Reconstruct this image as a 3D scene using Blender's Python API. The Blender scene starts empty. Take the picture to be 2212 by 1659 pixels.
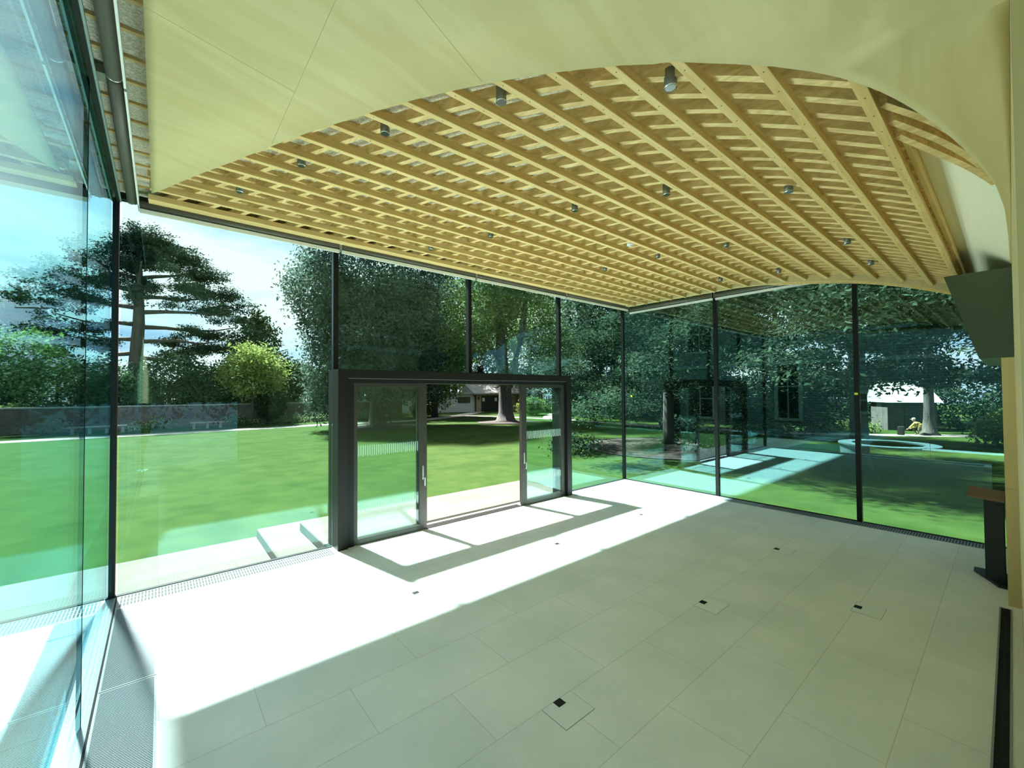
import bpy, bmesh, math, random
import numpy as np
from mathutils import Vector, Matrix, Euler
R_ = random.Random(7)
C = bpy.context.scene.collection
SC = bpy.context.scene
PI = math.pi

# ------------------------------------------------------------------ camera
f, yaw, pit, rol, EYE = 906.195, .6979, .0199, -.0067, 2.3465
fw = Vector((math.sin(yaw), math.cos(yaw), 0)); rt = Vector((math.cos(yaw), -math.sin(yaw), 0)); up = Vector((0, 0, 1))
Fv = fw*math.cos(pit) + up*math.sin(pit); Uv = up*math.cos(pit) - fw*math.sin(pit)
Rv = rt*math.cos(rol) + Uv*math.sin(rol); U2 = Uv*math.cos(rol) - rt*math.sin(rol)
cam = bpy.data.cameras.new('camera'); camo = bpy.data.objects.new('camera', cam); C.objects.link(camo)
cam.sensor_fit = 'HORIZONTAL'; cam.sensor_width = 36; cam.lens = f/2212*36; cam.clip_start = .01; cam.clip_end = 600
camo.matrix_world = Matrix(((Rv.x, U2.x, -Fv.x, 0), (Rv.y, U2.y, -Fv.y, 0), (Rv.z, U2.z, -Fv.z, EYE), (0, 0, 0, 1)))
SC.camera = camo

# ------------------------------------------------------------------ world, sun, exposure
SC.view_settings.view_transform = 'Standard'; SC.view_settings.look = 'None'
SC.view_settings.exposure = 0.76; SC.view_settings.gamma = 1; SC.view_settings.use_curve_mapping = False
w = bpy.data.worlds.new('sky'); SC.world = w; w.use_nodes = True
nt = w.node_tree; nt.nodes.clear()
tc = nt.nodes.new('ShaderNodeTexCoord'); mp = nt.nodes.new('ShaderNodeMapping'); mp.inputs['Scale'].default_value = (1.2, 1.2, 3.6)
mp.inputs['Location'].default_value = (3.1, 1.7, .4)
n1 = nt.nodes.new('ShaderNodeTexNoise'); n1.inputs['Scale'].default_value = 2.6; n1.inputs['Detail'].default_value = 7; n1.inputs['Roughness'].default_value = .55; n1.inputs['Distortion'].default_value = .4
rp = nt.nodes.new('ShaderNodeValToRGB')
rp.color_ramp.elements[0].position = .36; rp.color_ramp.elements[0].color = (.30, .48, .70, 1)
rp.color_ramp.elements[1].position = .62; rp.color_ramp.elements[1].color = (.88, .90, .90, 1)
e = rp.color_ramp.elements.new(.46); e.color = (.58, .70, .82, 1)
bg = nt.nodes.new('ShaderNodeBackground'); bg.inputs['Strength'].default_value = .98
wo = nt.nodes.new('ShaderNodeOutputWorld')
nt.links.new(tc.outputs['Generated'], mp.inputs['Vector']); nt.links.new(mp.outputs[0], n1.inputs['Vector'])
nt.links.new(n1.outputs['Fac'], rp.inputs['Fac']); nt.links.new(rp.outputs['Color'], bg.inputs['Color']); nt.links.new(bg.outputs[0], wo.inputs[0])
sl = bpy.data.lights.new('sun', 'SUN'); sl.energy = 25; sl.angle = math.radians(2.3); sl.color = (1.0, .965, .91)
so = bpy.data.objects.new('sun', sl); C.objects.link(so); so.location = (-3, 30, 40)
so.rotation_euler = Vector((.112, -.620, -1)).to_track_quat('-Z', 'Y').to_euler()
SC.cycles.max_bounces = 12; SC.cycles.diffuse_bounces = 8; SC.cycles.glossy_bounces = 4; SC.cycles.transmission_bounces = 4
SC.cycles.transparent_max_bounces = 24; SC.cycles.caustics_reflective = False; SC.cycles.caustics_refractive = False
SC.cycles.sample_clamp_indirect = 6; SC.cycles.use_denoising = True

# ------------------------------------------------------------------ materials
def mat(name, col=(.5, .5, .5), rough=.6, metal=0, spec=.5, noise=None, emit=None):
    m = bpy.data.materials.new(name); m.use_nodes = True; t = m.node_tree; b = t.nodes['Principled BSDF']
    b.inputs['Base Color'].default_value = (*col, 1); b.inputs['Roughness'].default_value = rough
    b.inputs['Metallic'].default_value = metal; b.inputs['Specular IOR Level'].default_value = spec
    if noise:
        sc, amt, col2 = noise[:3]; stretch = noise[3] if len(noise) > 3 else (1, 1, 1)
        tcn = t.nodes.new('ShaderNodeTexCoord'); mpn = t.nodes.new('ShaderNodeMapping'); mpn.inputs['Scale'].default_value = stretch
        no = t.nodes.new('ShaderNodeTexNoise'); no.inputs['Scale'].default_value = sc; no.inputs['Detail'].default_value = 5
        rr = t.nodes.new('ShaderNodeValToRGB'); rr.color_ramp.elements[0].position = .5-amt; rr.color_ramp.elements[1].position = .5+amt
        rr.color_ramp.elements[0].color = (*col, 1); rr.color_ramp.elements[1].color = (*col2, 1)
        t.links.new(tcn.outputs['Object'], mpn.inputs[0]); t.links.new(mpn.outputs[0], no.inputs['Vector'])
        t.links.new(no.outputs['Fac'], rr.inputs[0]); t.links.new(rr.outputs[0], b.inputs['Base Color'])
        if len(noise) > 4:
            bp = t.nodes.new('ShaderNodeBump'); bp.inputs['Strength'].default_value = noise[4]; bp.inputs['Distance'].default_value = noise[5] if len(noise) > 5 else .02
            t.links.new(no.outputs['Fac'], bp.inputs['Height']); t.links.new(bp.outputs[0], b.inputs['Normal'])
    return m
def leafmat(name, c1, c2, sc=.7, trans=.25):
    m = bpy.data.materials.new(name); m.use_nodes = True; t = m.node_tree; t.nodes.clear()
    o = t.nodes.new('ShaderNodeOutputMaterial'); mx = t.nodes.new('ShaderNodeMixShader'); mx.inputs[0].default_value = trans
    d = t.nodes.new('ShaderNodeBsdfDiffuse'); tr = t.nodes.new('ShaderNodeBsdfTranslucent')
    tcn = t.nodes.new('ShaderNodeTexCoord'); no = t.nodes.new('ShaderNodeTexNoise'); no.inputs['Scale'].default_value = sc; no.inputs['Detail'].default_value = 3
    rr = t.nodes.new('ShaderNodeValToRGB'); rr.color_ramp.elements[0].position = .35; rr.color_ramp.elements[1].position = .65
    rr.color_ramp.elements[0].color = (*c1, 1); rr.color_ramp.elements[1].color = (*c2, 1)
    t.links.new(tcn.outputs['Object'], no.inputs['Vector']); t.links.new(no.outputs['Fac'], rr.inputs[0])
    t.links.new(rr.outputs[0], d.inputs[0]); t.links.new(rr.outputs[0], tr.inputs[0])
    t.links.new(d.outputs[0], mx.inputs[1]); t.links.new(tr.outputs[0], mx.inputs[2]); t.links.new(mx.outputs[0], o.inputs[0])
    return m
def glassmat(name, tint, refl, ior):
    # clear pane: real Fresnel on both faces (the node inverts the index on back faces, so it is given the inverse there)
    m = bpy.data.materials.new(name); m.use_nodes = True; t = m.node_tree; t.nodes.clear()
    o = t.nodes.new('ShaderNodeOutputMaterial'); mx = t.nodes.new('ShaderNodeMixShader')
    tr = t.nodes.new('ShaderNodeBsdfTransparent'); tr.inputs[0].default_value = (*tint, 1)
    gl = t.nodes.new('ShaderNodeBsdfGlossy'); gl.inputs['Color'].default_value = (*refl, 1); gl.inputs['Roughness'].default_value = 0.0
    fr = t.nodes.new('ShaderNodeFresnel'); ge = t.nodes.new('ShaderNodeNewGeometry')
    mr = t.nodes.new('ShaderNodeMapRange'); mr.inputs['To Min'].default_value = ior; mr.inputs['To Max'].default_value = 1/ior
    t.links.new(ge.outputs['Backfacing'], mr.inputs['Value']); t.links.new(mr.outputs[0], fr.inputs['IOR'])
    t.links.new(fr.outputs[0], mx.inputs[0]); t.links.new(tr.outputs[0], mx.inputs[1]); t.links.new(gl.outputs[0], mx.inputs[2]); t.links.new(mx.outputs[0], o.inputs[0])
    return m
def woodmat(name, c1, c2, axis, rough=.6, scale=9, spec=.3):
    m = bpy.data.materials.new(name); m.use_nodes = True; t = m.node_tree; b = t.nodes['Principled BSDF']
    b.inputs['Roughness'].default_value = rough; b.inputs['Specular IOR Level'].default_value = spec
    tcn = t.nodes.new('ShaderNodeTexCoord'); mpn = t.nodes.new('ShaderNodeMapping')
    s = [scale, scale, scale]; s['XYZ'.index(axis)] = scale*.06; mpn.inputs['Scale'].default_value = s
    no = t.nodes.new('ShaderNodeTexNoise'); no.inputs['Scale'].default_value = 2.2; no.inputs['Detail'].default_value = 6; no.inputs['Distortion'].default_value = 1.2
    rr = t.nodes.new('ShaderNodeValToRGB'); rr.color_ramp.elements[0].position = .36; rr.color_ramp.elements[1].position = .64
    rr.color_ramp.elements[0].color = (*c1, 1); rr.color_ramp.elements[1].color = (*c2, 1)
    t.links.new(tcn.outputs['Object'], mpn.inputs[0]); t.links.new(mpn.outputs[0], no.inputs['Vector']); t.links.new(no.outputs['Fac'], rr.inputs[0]); t.links.new(rr.outputs[0], b.inputs['Base Color'])
    return m

def floormat():
    m = bpy.data.materials.new('limestone_floor'); m.use_nodes = True; t = m.node_tree; b = t.nodes['Principled BSDF']
    tcn = t.nodes.new('ShaderNodeTexCoord'); mpn = t.nodes.new('ShaderNodeMapping'); mpn.inputs['Location'].default_value = (-.01, -.553+.575, 0)
    br = t.nodes.new('ShaderNodeTexBrick'); br.offset = .5; br.inputs['Scale'].default_value = 1; br.inputs['Brick Width'].default_value = 1.165; br.inputs['Row Height'].default_value = .575
    br.inputs['Mortar Size'].default_value = .0028; br.inputs['Mortar Smooth'].default_value = .1; br.inputs['Bias'].default_value = 0
    br.inputs['Color1'].default_value = (.78, .85, .87, 1); br.inputs['Color2'].default_value = (.83, .90, .91, 1); br.inputs['Mortar'].default_value = (.60, .63, .60, 1)
    no = t.nodes.new('ShaderNodeTexNoise'); no.inputs['Scale'].default_value = 1.6; no.inputs['Detail'].default_value = 8
    no2 = t.nodes.new('ShaderNodeTexNoise'); no2.inputs['Scale'].default_value = 30; no2.inputs['Detail'].default_value = 4
    mx = t.nodes.new('ShaderNodeMix'); mx.data_type = 'RGBA'; mx.blend_type = 'MULTIPLY'; mx.inputs[0].default_value = 1
    rr = t.nodes.new('ShaderNodeValToRGB'); rr.color_ramp.elements[0].position = .3; rr.color_ramp.elements[1].position = .7
    rr.color_ramp.elements[0].color = (.88, .90, .88, 1); rr.color_ramp.elements[1].color = (1.04, 1.02, 1.0, 1)
    ad = t.nodes.new('ShaderNodeMath'); ad.operation = 'MULTIPLY_ADD'; ad.inputs[1].default_value = .25
    t.links.new(tcn.outputs['Object'], mpn.inputs[0]); t.links.new(mpn.outputs[0], br.inputs['Vector'])
    t.links.new(tcn.outputs['Object'], no.inputs['Vector']); t.links.new(tcn.outputs['Object'], no2.inputs['Vector'])
    t.links.new(no2.outputs['Fac'], ad.inputs[0]); t.links.new(no.outputs['Fac'], ad.inputs[2])
    sb = t.nodes.new('ShaderNodeMath'); sb.operation = 'SUBTRACT'; sb.inputs[1].default_value = .12; t.links.new(ad.outputs[0], sb.inputs[0])
    t.links.new(sb.outputs[0], rr.inputs[0]); t.links.new(br.outputs['Color'], mx.inputs[6]); t.links.new(rr.outputs[0], mx.inputs[7])
    t.links.new(mx.outputs[2], b.inputs['Base Color']); b.inputs['Roughness'].default_value = .38; b.inputs['Specular IOR Level'].default_value = .6
    return m
def brickmat(name, c1, c2, mo, bw, rh, ms=.012, plane='XZ', rough=.85):
    m = bpy.data.materials.new(name); m.use_nodes = True; t = m.node_tree; b = t.nodes['Principled BSDF']; b.inputs['Roughness'].default_value = rough
    tcn = t.nodes.new('ShaderNodeTexCoord'); sp = t.nodes.new('ShaderNodeSeparateXYZ'); cb = t.nodes.new('ShaderNodeCombineXYZ')
    t.links.new(tcn.outputs['Object'], sp.inputs[0])
    t.links.new(sp.outputs['XYZ'.index(plane[0])], cb.inputs[0]); t.links.new(sp.outputs['XYZ'.index(plane[1])], cb.inputs[1])
    br = t.nodes.new('ShaderNodeTexBrick'); br.inputs['Scale'].default_value = 1; br.inputs['Brick Width'].default_value = bw; br.inputs['Row Height'].default_value = rh; br.inputs['Mortar Size'].default_value = ms
    br.inputs['Color1'].default_value = (*c1, 1); br.inputs['Color2'].default_value = (*c2, 1); br.inputs['Mortar'].default_value = (*mo, 1)
    no = t.nodes.new('ShaderNodeTexNoise'); no.inputs['Scale'].default_value = 1.3; no.inputs['Detail'].default_value = 6
    mx = t.nodes.new('ShaderNodeMix'); mx.data_type = 'RGBA'; mx.blend_type = 'MULTIPLY'; mx.inputs[0].default_value = .6
    t.links.new(cb.outputs[0], br.inputs['Vector']); t.links.new(tcn.outputs['Object'], no.inputs['Vector'])
    t.links.new(br.outputs['Color'], mx.inputs[6]); t.links.new(no.outputs['Fac'], mx.inputs[7]); t.links.new(mx.outputs[2], b.inputs['Base Color'])
    return m

M = dict(
 floor=floormat(),
 ply=woodmat('birch_plywood', (.57, .475, .235), (.64, .545, .295), 'X', .55, 2.2),
 plyw=woodmat('birch_plywood_wall', (.60, .49, .25), (.67, .56, .30), 'Z', .55, 2.2),
 seam=mat('plywood_joint', (.40, .34, .18), .8),
 rib=woodmat('pine_rib', (.66, .46, .185), (.78, .58, .275), 'X', .6, 9),
 cross=woodmat('pine_cross', (.58, .40, .16), (.80, .60, .29), 'Y', .6, 9),
 deck=mat('wood_wool_board', (.50, .46, .34), .95, noise=(60, .12, (.78, .75, .62), (1, 1, 1), .4, .004)),
 white=mat('white_lining', (.86, .82, .64), .6),
 screw=mat('screw_head', (.16, .12, .07), .5),
 black=mat('black_metal', (.006, .007, .008), .5, spec=.25),
 bronze=mat('dark_bronze_metal', (.007, .007, .0055), .5, .1, spec=.3),
 bronzeL=mat('bronze_leaf_frame', (.034, .033, .028), .42, .3),
 greyg=mat('grey_green_panel', (.085, .115, .085), .28, .35),
 blind=mat('blind_cassette', (.10, .095, .075), .5),
 whitebar=mat('white_bottom_bar', (.85, .87, .86), .4),
 alu=mat('aluminium', (.34, .40, .44), .4, .5),
 alud=mat('grille_shadow', (.012, .016, .02), .8),
 alul=mat('pale_aluminium_cover', (.30, .36, .40), .4, .3),
 chrome=mat('satin_steel', (.65, .66, .66), .25, .9),
 spot=mat('spotlight_body', (.20, .20, .17), .4, .4), lens=mat('spotlight_lens', (.03, .035, .03), .15),
 glass=glassmat('tinted_glass', (.80, .935, .915), (.52, .90, 1.0), 1.82),
 glassf=glassmat('front_glass', (.82, .94, .915), (.52, .90, 1.0), 1.48), glassl=glassmat('side_glass', (.80, .935, .915), (.52, .90, 1.0), 1.6),
 glassd=glassmat('door_glass', (.87, .955, .935), (.75, .95, 1.0), 1.5),
 frit=mat('frit_white', (.40, .50, .46), .5),
 yellow=mat('yellow_sticker', (.75, .8, .03), .6),
 plastic=mat('white_plastic', (.85, .85, .82), .4),
 oak=woodmat('oak_veneer', (.16, .10, .065), (.24, .155, .10), 'Y', .5, 12),
 lect=mat('black_lectern', (.012, .02, .026), .45),
 lawn=mat('lawn_grass', (.013, .034, .006), .95, spec=.05, noise=(1.4, .28, (.030, .055, .012), (1, 1, 1), .5, .05)),
 pave=brickmat('yorkstone_paving', (.085, .078, .060), (.105, .095, .075), (.06, .055, .047), .95, .45, .006, 'XY'),
 gravel=mat('pale_gravel', (.22, .21, .19), .9, noise=(9, .2, (.28, .27, .25))),
 mulch=mat('mulch', (.018, .013, .010), .95, noise=(6, .2, (.035, .025, .020), (1, 1, 1), .5)),
 edging=mat('steel_edging', (.02, .018, .016), .7),
 brickw=brickmat('garden_wall_stone', (.16, .12, .11), (.22, .17, .15), (.20, .18, .16), .35, .11, .012, 'XZ'),
 coping=mat('stone_coping', (.30, .30, .29), .8),
 stone=brickmat('rubble_stone', (.38, .41, .40), (.52, .54, .52), (.22, .24, .24), .42, .14, .014, 'YZ'),
 stonep=mat('dressed_stone', (.55, .55, .51), .8), roof=mat('slate_roof', (.14, .15, .16), .7),
 render_=mat('pale_render', (.50, .50, .52), .9), darkdoor=mat('dark_door', (.012, .014, .02), .5),
 brickd=brickmat('buff_brick', (.42, .30, .17), (.52, .38, .22), (.45, .40, .33), .23, .075, .01, 'XZ'),
 winglass=mat('dark_window', (.01, .015, .018), .1), bark=mat('bark', (.035, .036, .033), .95, noise=(3, .2, (.075, .076, .068), (3, 3, .5), .6, .05)),
 barkp=mat('pine_bark', (.07, .05, .042), .95, noise=(2, .2, (.13, .10, .085), (3, 3, .6), .6, .05)),
 l_pine=leafmat('pine_needles', (.012, .026, .017), (.030, .050, .028), .5, .1),
 l_chest=leafmat('chestnut_leaves', (.028, .055, .046), (.105, .150, .115), .8, .38),
 l_light=leafmat('light_leaves', (.055, .11, .035), (.17, .24, .085), .6, .5),
 l_maple=leafmat('variegated_leaves', (.13, .18, .05), (.36, .42, .14), 1.2, .3),
 l_yew=leafmat('yew_needles', (.007, .020, .013), (.048, .082, .050), .8, .25),
 l_yewo=leafmat('yew_tips', (.020, .036, .012), (.045, .062, .020), 1.0, .15),
 l_mid=leafmat('shrub_leaves', (.035, .08, .045), (.095, .165, .08), .8, .4),
 l_dark=leafmat('dark_leaves', (.006, .020, .010), (.016, .038, .018), .8),
 flower=leafmat('flower_bed_plants', (.05, .12, .03), (.32, .36, .24), 3, .2),
 skin=mat('skin', (.55, .32, .22), .6), jacket=mat('yellow_jacket', (.45, .36, .08), .8), trousers=mat('olive_trousers', (.12, .12, .05), .9),
 cap=mat('white_cap', (.6, .6, .55), .8), cloth=mat('dark_cloth', (.02, .02, .02), .9),
)

# ------------------------------------------------------------------ builders
def tag(o, label=None, cat=None, group=None, kind=None):
    if label: o['label'] = label
    if cat: o['category'] = cat
    if group: o['group'] = group
    if kind: o['kind'] = kind
    return o
def empty(name, loc=(0, 0, 0), rz=0):
    o = bpy.data.objects.new(name, None); C.objects.link(o); o.location = loc; o.rotation_euler = (0, 0, rz); o.empty_display_size = .1
    return o
class MB:
    def __init__(s): s.v = []; s.f = []
    def add(s, vs, fs):
        b = len(s.v); s.v += [tuple(p) for p in vs]; s.f += [tuple(b+i for i in q) for q in fs]; return s
    def box(s, x0, x1, y0, y1, z0, z1):
        if x0 > x1: x0, x1 = x1, x0
        if y0 > y1: y0, y1 = y1, y0
        if z0 > z1: z0, z1 = z1, z0
        return s.add([(x0, y0, z0), (x1, y0, z0), (x1, y1, z0), (x0, y1, z0), (x0, y0, z1), (x1, y0, z1), (x1, y1, z1), (x0, y1, z1)],
                     [(3, 2, 1, 0), (4, 5, 6, 7), (0, 1, 5, 4), (1, 2, 6, 5), (2, 3, 7, 6), (3, 0, 4, 7)])
    def prism(s, poly, axis, a0, a1):
        """polygon (CCW seen along +axis) extruded along axis; other two coordinates in cyclic order (X:YZ, Y:ZX, Z:XY)"""
        n = len(poly); out = []
        for a in (a0, a1):
            for p, q in poly:
                out.append({'X': (a, p, q), 'Y': (q, a, p), 'Z': (p, q, a)}[axis])
        return s.add(out, [tuple(range(n))[::-1], tuple(range(n, 2*n))] + [(i, (i+1) % n, n+(i+1) % n, n+i) for i in range(n)])
    def sweep(s, sec):
        """list of equal-length rings -> closed tube with caps"""
        n = len(sec[0]); vs = [p for r in sec for p in r]; fs = []
        for k in range(len(sec)-1):
            for i in range(n): fs.append((k*n+i, k*n+(i+1) % n, (k+1)*n+(i+1) % n, (k+1)*n+i))
        fs.append(tuple(range(n))[::-1]); fs.append(tuple((len(sec)-1)*n+i for i in range(n)))
        return s.add(vs, fs)
    def tube(s, pts, rad, n=8):
        pts = [Vector(p) for p in pts]
        if not hasattr(rad, '__len__'): rad = [rad]*len(pts)
        rings = []
        for i, p in enumerate(pts):
            d = (pts[min(i+1, len(pts)-1)] - pts[max(i-1, 0)]).normalized()
            a = d.cross(Vector((0, 0, 1))) if abs(d.z) < .95 else d.cross(Vector((1, 0, 0)))
            a.normalize(); b = d.cross(a)
            rings.append([tuple(p + (a*math.cos(t)+b*math.sin(t))*rad[i]) for t in [2*PI*k/n for k in range(n)]])
        return s.sweep(rings)
    def lathe(s, prof, n=20, c=(0, 0, 0)):
        rings = [[(c[0]+r*math.cos(2*PI*k/n), c[1]+r*math.sin(2*PI*k/n), c[2]+z) for k in range(n)] for r, z in prof]
        return s.sweep(rings)
    def build(s, name, m, parent=None, smooth=False, bevel=0, loc=None):
        me = bpy.data.meshes.new(name); me.from_pydata(s.v, [], s.f)
        me.materials.append(m)
        bm = bmesh.new(); bm.from_mesh(me); bmesh.ops.recalc_face_normals(bm, faces=bm.faces)
        if bevel: bmesh.ops.bevel(bm, geom=bm.edges[:], offset=bevel, segments=2, affect='EDGES', clamp_overlap=True)
        bm.to_mesh(me); bm.free()
        if smooth:
            for p in me.polygons: p.use_smooth = True
        o = bpy.data.objects.new(name, me); C.objects.link(o)
        if parent: o.parent = parent
        if loc: o.location = loc
        return o
def copy_tree(o, parent=None):
    c = o.copy(); C.objects.link(c); c.parent = parent
    for ch in list(o.children): copy_tree(ch, c)
    return c

XL, XR, YF = -.424, 9.576, 6.747
PW = 2.5; PS = 2.479
ZT = 4.66
GZ = -.35
# ceiling profile: underside of the ribs as a function of Y
_py = np.array([-.3, .1, .4, .64, .93, 1.32, 1.71, 2.11, 2.65, 3.14, 3.56, 7.4]); _pz = np.array([3.45, 3.66, 3.81, 3.92, 4.05, 4.19, 4.305, 4.39, 4.455, 4.495, 4.51, 4.55])
_ys = np.linspace(-.3, 7.4, 400); _zs = np.interp(_ys, _py, _pz)
_k = np.hanning(31); _k /= _k.sum(); _zs = np.convolve(np.pad(_zs, 15, mode='edge'), _k, 'valid')
def prof(y): return float(np.interp(y, _ys, _zs))
RD, CD = .062, .088    # rib depth, cross member depth
# free edge of the plywood soffit
EDGE = [(-.086, 5.741, 4.449), (-.012, 5.569, 4.437), (.234, 4.883, 4.394), (.489, 4.228, 4.35), (.694, 3.673, 4.315), (.866, 3.246, 4.286), (1.01, 2.924, 4.261),
        (1.151, 2.591, 4.237), (1.294, 2.295, 4.212), (1.456, 2.001, 4.184), (1.631, 1.701, 4.154), (1.835, 1.406, 4.119), (1.949, 1.25, 4.099), (2.077, 1.097, 4.072),
        (2.185, .915, 4.02), (2.262, .731, 3.94), (2.36, .570, 3.86), (2.51, .428, 3.79), (2.74, .328, 3.755), (3.00, .256, 3.74), (3.29, .193, 3.73), (3.67, .125, 3.72),
        (4.237, .046, 3.706), (4.836, .011, 3.70), (5.742, -.003, 3.70), (6.9, -.010, 3.70)]
def edgeX(y):
    ys = [p[1] for p in EDGE][::-1]; xs = [p[0] for p in EDGE][::-1]
    return float(np.interp(y, ys, xs))

# ================================================================== SETTING
MB().box(XL-.05, XR+.05, -4.2, YF+.06, -.3, 0).build('floor', M['floor'])['kind'] = 'structure'
# --- left glass wall, front glass wall, right glass wall
nwin = [0]
def window(pane, mull=None, label=None, cap=None, gm='glass'):
    nwin[0] += 1
    o = pane.build('window_%d' % nwin[0], M[gm]); o['kind'] = 'structure'
    if mull: mull.build('mullion', M['black'], o)
    if cap: cap.build('silicone_joint', M['black'], o)
    return o
g = .012
def fr_pane(poly, mull): return window(MB().prism([(z, x) for x, z in poly], 'Y', YF-g, YF+g), mull, gm='glassf')
mw = .036
X1, X2, X3 = XL+PW, XL+2*PW, XL+3*PW
ZP = 2.72
fr_pane([(XL+.06, 0.003), (X1-.04, 0.003), (X1-.04, ZT), (XL+.06, ZT)], MB().box(X1-mw, X1+mw, YF-.045, YF+.05, ZP, ZT).box(XL+.04, 2.03, YF-.03, YF+.03, 0, .012))
fr_pane([(X1+.04, ZP), (X2-.03, ZP), (X2-.03, ZT), (X1+.04, ZT)], MB().box(X2-mw, X2+mw, YF-.045, YF+.05, ZP, ZT))
fr_pane([(X2+.04, ZP), (X3-.03, ZP), (X3-.03, ZT), (X2+.04, ZT)], MB().box(X3-mw, X3+mw, YF-.045, YF+.05, ZP, ZT))
fr_pane([(7.215, .003), (XR-.04, .003), (XR-.04, ZT), (X3+.04, ZT), (X3+.04, ZP), (7.215, ZP)], MB().box(XR-.04, XR+.03, YF-.04, YF+.03, 0, ZT).box(7.215, XR-.04, YF-.03, YF+.03, 0, .012))
for k in range(4):
    y1 = YF-k*PS; y0 = YF-(k+1)*PS
    m = MB().box(XR-.045, XR+.05, y0-mw, y0+mw, 0, ZT).box(XR-.03, XR+.03, y0+mw, y1-.05, 0, .012)
    window(MB().box(XR-g, XR+g, y0+.04, y1-.04, .003, ZT+.3), m)
for k in range(4):
    y1 = YF-k*PS-(.06 if k == 0 else .004); y0 = YF-(k+1)*PS+.004
    window(MB().box(XL-g, XL+g, y0, y1, .003, ZT+.02), None, cap=MB().box(XL-g-.002, XL+g+.002, y0-.008, y0, .003, ZT), gm='glassl')
MB().box(XL-.04, XL+.04, YF-.05, YF+.05, 0, ZT).build('trim_1', M['black'])['kind'] = 'structure'
# head channel and floor channel of the left glass wall
o = MB().box(XL-.05, XL-.018, -3.9, YF-.05, 4.6, ZT+.03).box(XL+.018, XL+.045, -3.9, YF-.05, 4.6, ZT+.03).build('trim_2', M['black']); o['kind'] = 'structure'
MB().box(XL+.046, XL+.060, -3.9, YF-.06, 4.61, 4.64).build('edge_strip', M['alu'], o)
o = MB().box(XL-.09, XL-.014, -3.9, YF-.05, .0, .006).box(XL+.014, XL+.05, -3.9, YF-.05, .0, .006).build('trim_3', M['alu']); o['kind'] = 'structure'
MB().box(XL+.0505, XL+.064, -3.9, YF-.05, 0, .008).box(XL-.105, XL-.0905, -3.9, YF-.05, 0, .008).build('gasket', M['black'], o)
# head rails of the front and right glass
MB().box(XL, XR+.05, YF-.05, YF+.05, ZT, ZT+.08).build('trim_4', M['black'])['kind'] = 'structure'

# --- deck above the lattice (follows the vault) and roof slab
deck = MB(); ys = list(np.linspace(6.98, .40, 40)); top = []
for i, y in enumerate(ys): top.append((y, prof(y)+RD+CD+.045))
poly = [(y, z) for y, z in top]; up_ = [(y, 5.06) for y, z in top][::-1]
deck.prism(poly+[up_[0], up_[-1]], 'X', XL-.06, XR+.6)
o = deck.build('ceiling', M['deck']); o['kind'] = 'structure'
# dark board joints of the deck visible over the left blind
jn = MB()
for k in range(24):
    y = 6.35-.305*k
    if y > -.2: jn.box(XL-.05, -.02, y-.014, y+.014, prof(y)+RD+CD+.045-.022, prof(y)+RD+CD+.05)
jn.build('board_batten', M['rib'], o)
# rear flat ceiling behind the soffit
MB().box(XL-.06, XR+.6, -4.2, .40, 4.75, 5.06).build('ceiling_rear', M['deck'])['kind'] = 'structure'
# --- rear walls
MB().box(2.15, XR+.1, -4.2, -4.0, 0, 4.75).box(XL-.05, 2.15, -4.2, -4.0, 2.08, 4.75).build('wall_rear', M['plyw'])['kind'] = 'structure'
window(MB().box(XL+.05, 2.10, -4.1-g, -4.1+g, .003, 2.07), MB().box(XL-.03, XL+.045, -4.15, -4.05, 0, 2.08).box(2.105, 2.15, -4.15, -4.05, 0, 2.08))
WY = -.022
wl = MB().box(2.4, 7.05, WY-.2, WY, 0, 4.75).build('wall_right', M['plyw']); wl['kind'] = 'structure'
pr = MB().box(7.05, XR-.05, WY-.2, .072, 0, 2.69).build('wall_right_pier', M['plyw']); pr['kind'] = 'structure'
MB().box(7.046, 7.05, WY, .0715, 1.26, 1.264).build('panel_joint', M['seam'], pr)
# white lining above the wall (cove) from the last rib to the back wall
cv = MB(); rings = []
for x in (3.35, 4.2, 5.0, 6.0, 7.05, 9.3):
    ze = float(np.interp(x, [3.3, 4.3, 6.2, 9.3], [3.83, 3.78, 3.69, 3.69])); A = []
    for t in np.linspace(0, 1, 9): A.append((x, .380-.43*t, 3.985-(3.985-ze)*t**1.6))
    rings.append(A+[(p[0], p[1], p[2]+.03) for p in A[::-1]])
cv.sweep(rings)
o = cv.build('ceiling_cove', M['white']); o['kind'] = 'structure'

MB().box(3.3, 9.34, .381, .408, 3.88, 4.08).build('edge_board', M['rib'], o)
# --- plywood soffit: ruled sheet, straight along Y, curved along X, with a sweeping free edge
xs_e = np.array([p[0] for p in EDGE]); ys_e = np.array([p[1] for p in EDGE]); zs_e = np.array([p[2] for p in EDGE])
xx = np.concatenate([np.linspace(-.086, 2.0, 40), np.linspace(2.03, 7.04, 60)])
sy = np.interp(xx, xs_e, ys_e); sz = np.interp(xx, xs_e, zs_e)
kk = np.hanning(7); kk /= kk.sum(); szs = np.convolve(np.pad(sz, 3, mode='edge'), kk, 'valid'); szs[:4] = sz[:4]
sy2 = np.convolve(np.pad(sy, 3, mode='edge'), kk, 'valid'); sy2[:4] = sy[:4]
vs, fs = [], []; n = len(xx); NY = 8
for i in range(n):
    yb = -3.98 if xx[i] < 2.4 else -.021
    for j in range(NY+1):
        y = sy2[i] + (min(yb, sy2[i]-.002)-sy2[i])*(j/NY)
        vs.append((xx[i], y, szs[i]))
for i in range(n):
    for j in range(NY+1): vs.append((vs[i*(NY+1)+j][0], vs[i*(NY+1)+j][1], szs[i]+.018))
N1 = n*(NY+1)
def ix(i, j, l=0): return l*N1+i*(NY+1)+j
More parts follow.
